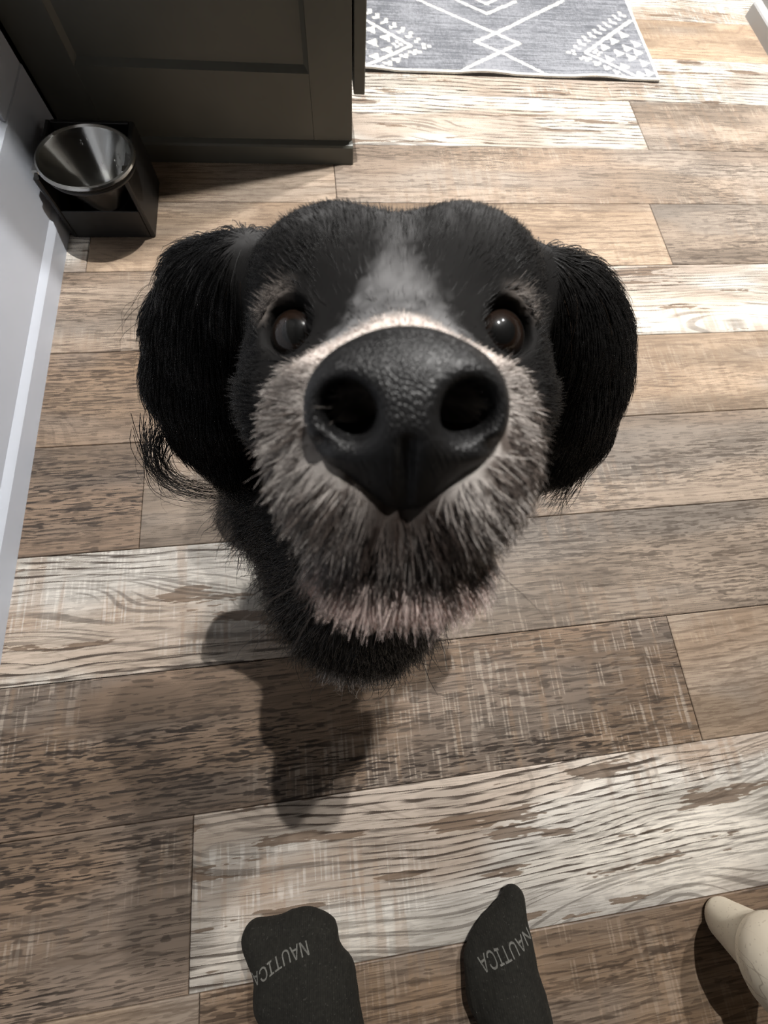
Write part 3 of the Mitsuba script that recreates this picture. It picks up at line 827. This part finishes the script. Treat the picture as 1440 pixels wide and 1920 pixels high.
# whiskers
roots = [(0.034, -0.030, -0.024), (0.036, -0.036, -0.018), (0.031, -0.028, -0.030), (-0.033, -0.030, -0.026), (-0.035, -0.036, -0.020), (-0.028, -0.026, -0.033), (0.020, -0.022, -0.045), (-0.018, -0.022, -0.046)]
p = np.array([hd(*r) for r in roots for _ in (0, 1)])
p = p + rng.normal(size=p.shape) * 0.002
fur('dog__whiskers', 'thin dark whiskers', grow(p, 0.042, 0.00035, 0.55, 8, droop=0.15, jitter=0.25, color=np.tile([[.05, .04, .035]], (len(p), 1))))
# ------------------------------------------------------------------ the person's sock feet and trousered legs
def limb(points, k=0.02):
    def f(p):
        d = np.full(p.shape[:-1], 1.0)
        for (a, b) in zip(points, points[1:]):
            d = smin(d, sd_cone(p, a[:3], b[:3], a[3], b[3]), k)
        return d
    return f


LEFT_FOOT = [  # heel to toes: centre line and radius, metres
    (-0.028, -0.590, 0.036, 0.036), (-0.046, -0.490, 0.042, 0.041), (-0.072, -0.400, 0.034, 0.034)]
LEFT_TOES = [((-0.066, -0.385, .030, .027), (-0.062, -0.3420, .020, .0180)), ((-0.074, -0.380, .028, .025), (-0.080, -0.3320, .018, .0160)), ((-0.085, -0.380, .026, .024), (-0.098, -0.3320, .017, .0150)),
             ((-0.095, -0.385, .025, .024), (-0.118, -0.3360, .016, .0150)), ((-0.100, -0.400, .024, .024), (-0.140, -0.3360, .017, .0175)), ((-0.090, -0.430, .027, .026), (-0.122, -0.3900, .022, .0210)), ((-0.050, -0.440, .034, .030), (-0.048, -0.3800, .026, .0220))]
RIGHT_FOOT = [(0.175, -0.600, 0.036, 0.036), (0.158, -0.500, 0.042, 0.038), (0.150, -0.430, 0.034, 0.033), (0.158, -0.385, 0.026, 0.025)]
RIGHT_TOES = [((0.164, -0.385, .023, .022), (0.1755, -0.3430, .016, .0140)), ((0.150, -0.395, .022, .022), (0.1580, -0.3600, .015, .0130)), ((0.140, -0.400, .021, .021), (0.1420, -0.3690, .015, .0130)),
              ((0.130, -0.410, .020, .021), (0.1290, -0.3800, .015, .0135)), ((0.122, -0.425, .021, .021), (0.1180, -0.3950, .016, .0145))]


def sd_sock(foot, toes, ankle):
    f = limb(foot, 0.03)
    hx, hy = foot[0][0], foot[0][1]

    def g(p):
        d = f(p)
        for a, b in toes:
            d = smin(d, sd_cone(p, a[:3], b[:3], a[3], b[3]), 0.014)
        d = smin(d, sd_cone(p, (hx, hy + 0.012, 0.045), ankle, 0.038, 0.036), 0.04)
        return smax(d, 0.001 - p[..., 2], 0.006)
    return g


def sock_weave(p, n, uv):
    rib = 0.5 + 0.5 * dr.sin(p.x * 2600 + 2 * noise(p.x * 90, p.y * 90))
    lint = smoothstep(0.80, 0.9, noise(p.x * 700, p.y * 700, p.z * 500))
    c = mix((.0105, .0100, .0085), (.021, .020, .0165), 0.5 * rib * noise(p.x * 300, p.y * 900) + 0.5 * noise(p.x * 500, p.y * 500))
    return mix(c, (.06, .057, .05), 0.35 * lint)


bsdf('mat_sock', dict(type='principled', base_color=proc(sock_weave), roughness=0.95, specular=0.15, sheen=0.4))
bsdf('mat_sock_print', dict(type='principled', base_color=proc(speckle((.085, .083, .074), (.15, .147, .132), 900)), roughness=0.9))
bsdf('mat_trousers', dict(type='principled', base_color=proc(speckle((.02, .022, .03), (.035, .037, .047), 200)), roughness=0.95, specular=0.15))
bsdf('mat_skin', dict(type='principled', base_color=rgb(.45, .29, .21), roughness=0.5))

HIPS = [(-0.10, -0.90, 0.50), (0.12, -0.91, 0.50)]
ANK = [(-0.035, -0.590, 0.16), (0.178, -0.622, 0.16)]
KNEE = [(-0.105, -0.500, 0.47), (0.185, -0.530, 0.47)]


def legs(r):
    def f(p):
        d = np.full(p.shape[:-1], 1.0)
        for h, k, a in zip(HIPS, KNEE, ANK):
            d = smin(d, sd_cone(p, h, k, 0.088 + r, 0.062 + r), 0.03)
            d = smin(d, sd_cone(p, k, a, 0.058 + r, 0.037 + 1.6 * r), 0.02)
        d = smin(d, sd_cone(p, HIPS[0], HIPS[1], 0.11 + r, 0.11 + r), 0.05)
        return d
    return f


def sd_person(p):
    d = legs(0.0)(p)
    for h, a in (((-0.040, -0.560, 0.045), ANK[0]), ((0.175, -0.590, 0.045), ANK[1])):
        d = smin(d, sd_cone(p, h, a, 0.030, 0.035), 0.02)
    return d


add('person', surface_net(sd_person, (-0.26, -1.08, 0.0), (0.30, -0.40, 0.64), 0.006), 'mat_skin', True,
    label='seated person of whom only the feet in black socks show at the bottom edge', category='person')
add('person__trousers', surface_net(lambda p: smax(legs(0.008)(p), 0.135 - p[..., 2], 0.004), (-0.27, -1.08, 0.10), (0.31, -0.39, 0.64), 0.006), 'mat_trousers', True, label='dark trousers')


def lettering(sock, word, start, along, up, height, bend):
    """Knitted lettering laid over the instep; start: middle of the word seen from above."""
    m = meshkit.text_mesh(word, 1.0, depth=0.1, bold=False)
    v, f = trimesh.remesh.subdivide_to_size(m.vertices, m.faces, 0.18, max_iter=8)
    w = v[:, 0].max()
    x = (v[:, 0] - w / 2)
    y = v[:, 1] - 0.5
    top = v[:, 2] > 0.05
    s = height
    px = start[0] + (x * along[0] + (y + bend * (x / w) ** 2 * 4) * up[0]) * s
    py = start[1] + (x * along[1] + (y + bend * (x / w) ** 2 * 4) * up[1]) * s
    sv = sock.vertices
    from scipy.spatial import cKDTree
    zz = np.full(len(px), 0.02)
    keep = sv[sock.vertex_normals[:, 2] > 0.05]
    dist, near = cKDTree(keep[:, :2]).query(np.c_[px, py], k=4)
    wgt = 1 / (dist + 1e-5)
    zz = (keep[near, 2] * wgt).sum(1) / wgt.sum(1)
    return trimesh.Trimesh(np.c_[px, py, zz + np.where(top, 0.0009, -0.0008)], f, process=False)


for foot, toes, ank, start, along, up, h, bend, lab in (
        (LEFT_FOOT, LEFT_TOES, ANK[0], (-0.110, -0.348), (-0.935, -0.355), (0.355, -0.935), 0.0108, 0.35, 'black sock on the left foot with grey lettering across the toes'),
        (RIGHT_FOOT, RIGHT_TOES, ANK[1], (0.150, -0.374), (-0.950, -0.31), (0.31, -0.950), 0.0108, 0.35, 'black sock on the right foot with grey lettering over the instep')):
    sdf = sd_sock(foot, toes, ank)
    pts = np.array([f[:3] for f in foot] + [ank] + [t[1][:3] for t in toes])
    mesh = surface_net(sdf, (pts.min(0) - 0.06) * [1, 1, 0] + [0, 0, -0.004], pts.max(0) + 0.06, 0.0025)
    mesh.vertices += 0.0012 * (meshkit.noise(mesh.vertices * 130)[:, None] - 0.5) * mesh.vertex_normals
    key = add('person__sock', mesh, 'mat_sock', True, label=lab)
    add(key + '__lettering', lettering(mesh, 'NAUTICA', start, along, up, h, bend), 'mat_sock_print', False, label='grey knitted lettering NAUTICA')
# ------------------------------------------------------------------ the table whose turned leg stands at the lower right
def leg_paint(p, n, uv):
    c = mix((.56, .50, .40), (.66, .60, .49), fbm(p.x * 30, p.y * 30, p.z * 9, octaves=3))
    crack = smoothstep(0.012, 0.0, dr.abs(noise(p.x * 120, p.y * 120, p.z * 7) - 0.5)) * smoothstep(0.6, 0.75, noise(p.x * 20, p.y * 20, p.z * 12))
    fleck = smoothstep(0.80, 0.86, noise(p.x * 400, p.y * 400, p.z * 400))
    return mix(mix(c, (.30, .25, .19), 0.6 * crack), (.33, .27, .2), 0.35 * fleck)


bsdf('mat_cream_paint', dict(type='principled', base_color=proc(leg_paint), roughness=0.42, specular=0.4))
LEG = [(0.0005, 0.0005), (0.018, 0.0005), (0.0215, 0.003), (0.0240, 0.008), (0.0262, 0.020), (0.0315, 0.045), (0.0345, 0.058), (0.0335, 0.061), (0.0345, 0.063), (0.0430, 0.069), (0.0480, 0.079), (0.0500, 0.092), (0.0470, 0.110), (0.0380, 0.128),
       (0.0340, 0.150), (0.0330, 0.20), (0.0370, 0.32), (0.0420, 0.44), (0.0380, 0.52), (0.0350, 0.535), (0.0430, 0.545), (0.0430, 0.56), (0.0350, 0.57), (0.0350, 0.60), (0.0005, 0.60)]
TX, TY = 0.452, -0.408
labels['dining_table'] = dict(label='cream painted table, only its turned leg showing on the floor beside the right sock', category='table')
for i, (dx, dy) in enumerate(((0, 0), (0.80, 0), (0, -0.95), (0.80, -0.95))):
    key = add('dining_table__leg', lathe(LEG, (TX + dx, TY + dy, 0), 56), 'mat_cream_paint', 35, label='cream turned leg' if i == 0 else None)
    add(key + '__block', bevel_box(TX + dx - 0.04, TX + dx + 0.04, TY + dy - 0.04, TY + dy + 0.04, 0.599, 0.72, 0.003), 'mat_cream_paint', False)
for x0, x1, y0, y1 in ((TX + 0.04, TX + 0.76, TY - 0.012, TY + 0.012), (TX + 0.04, TX + 0.76, TY - 0.962, TY - 0.938), (TX - 0.012, TX + 0.012, TY - 0.91, TY - 0.04), (TX + 0.788, TX + 0.812, TY - 0.91, TY - 0.04)):
    add('dining_table__apron', bevel_box(x0, x1, y0, y1, 0.63, 0.719, 0.002), 'mat_cream_paint', False)
add('dining_table__tabletop', bevel_box(TX - 0.055, TX + 0.84, TY - 1.03, TY + 0.05, 0.72, 0.748, 0.004), 'mat_cream_paint', False)
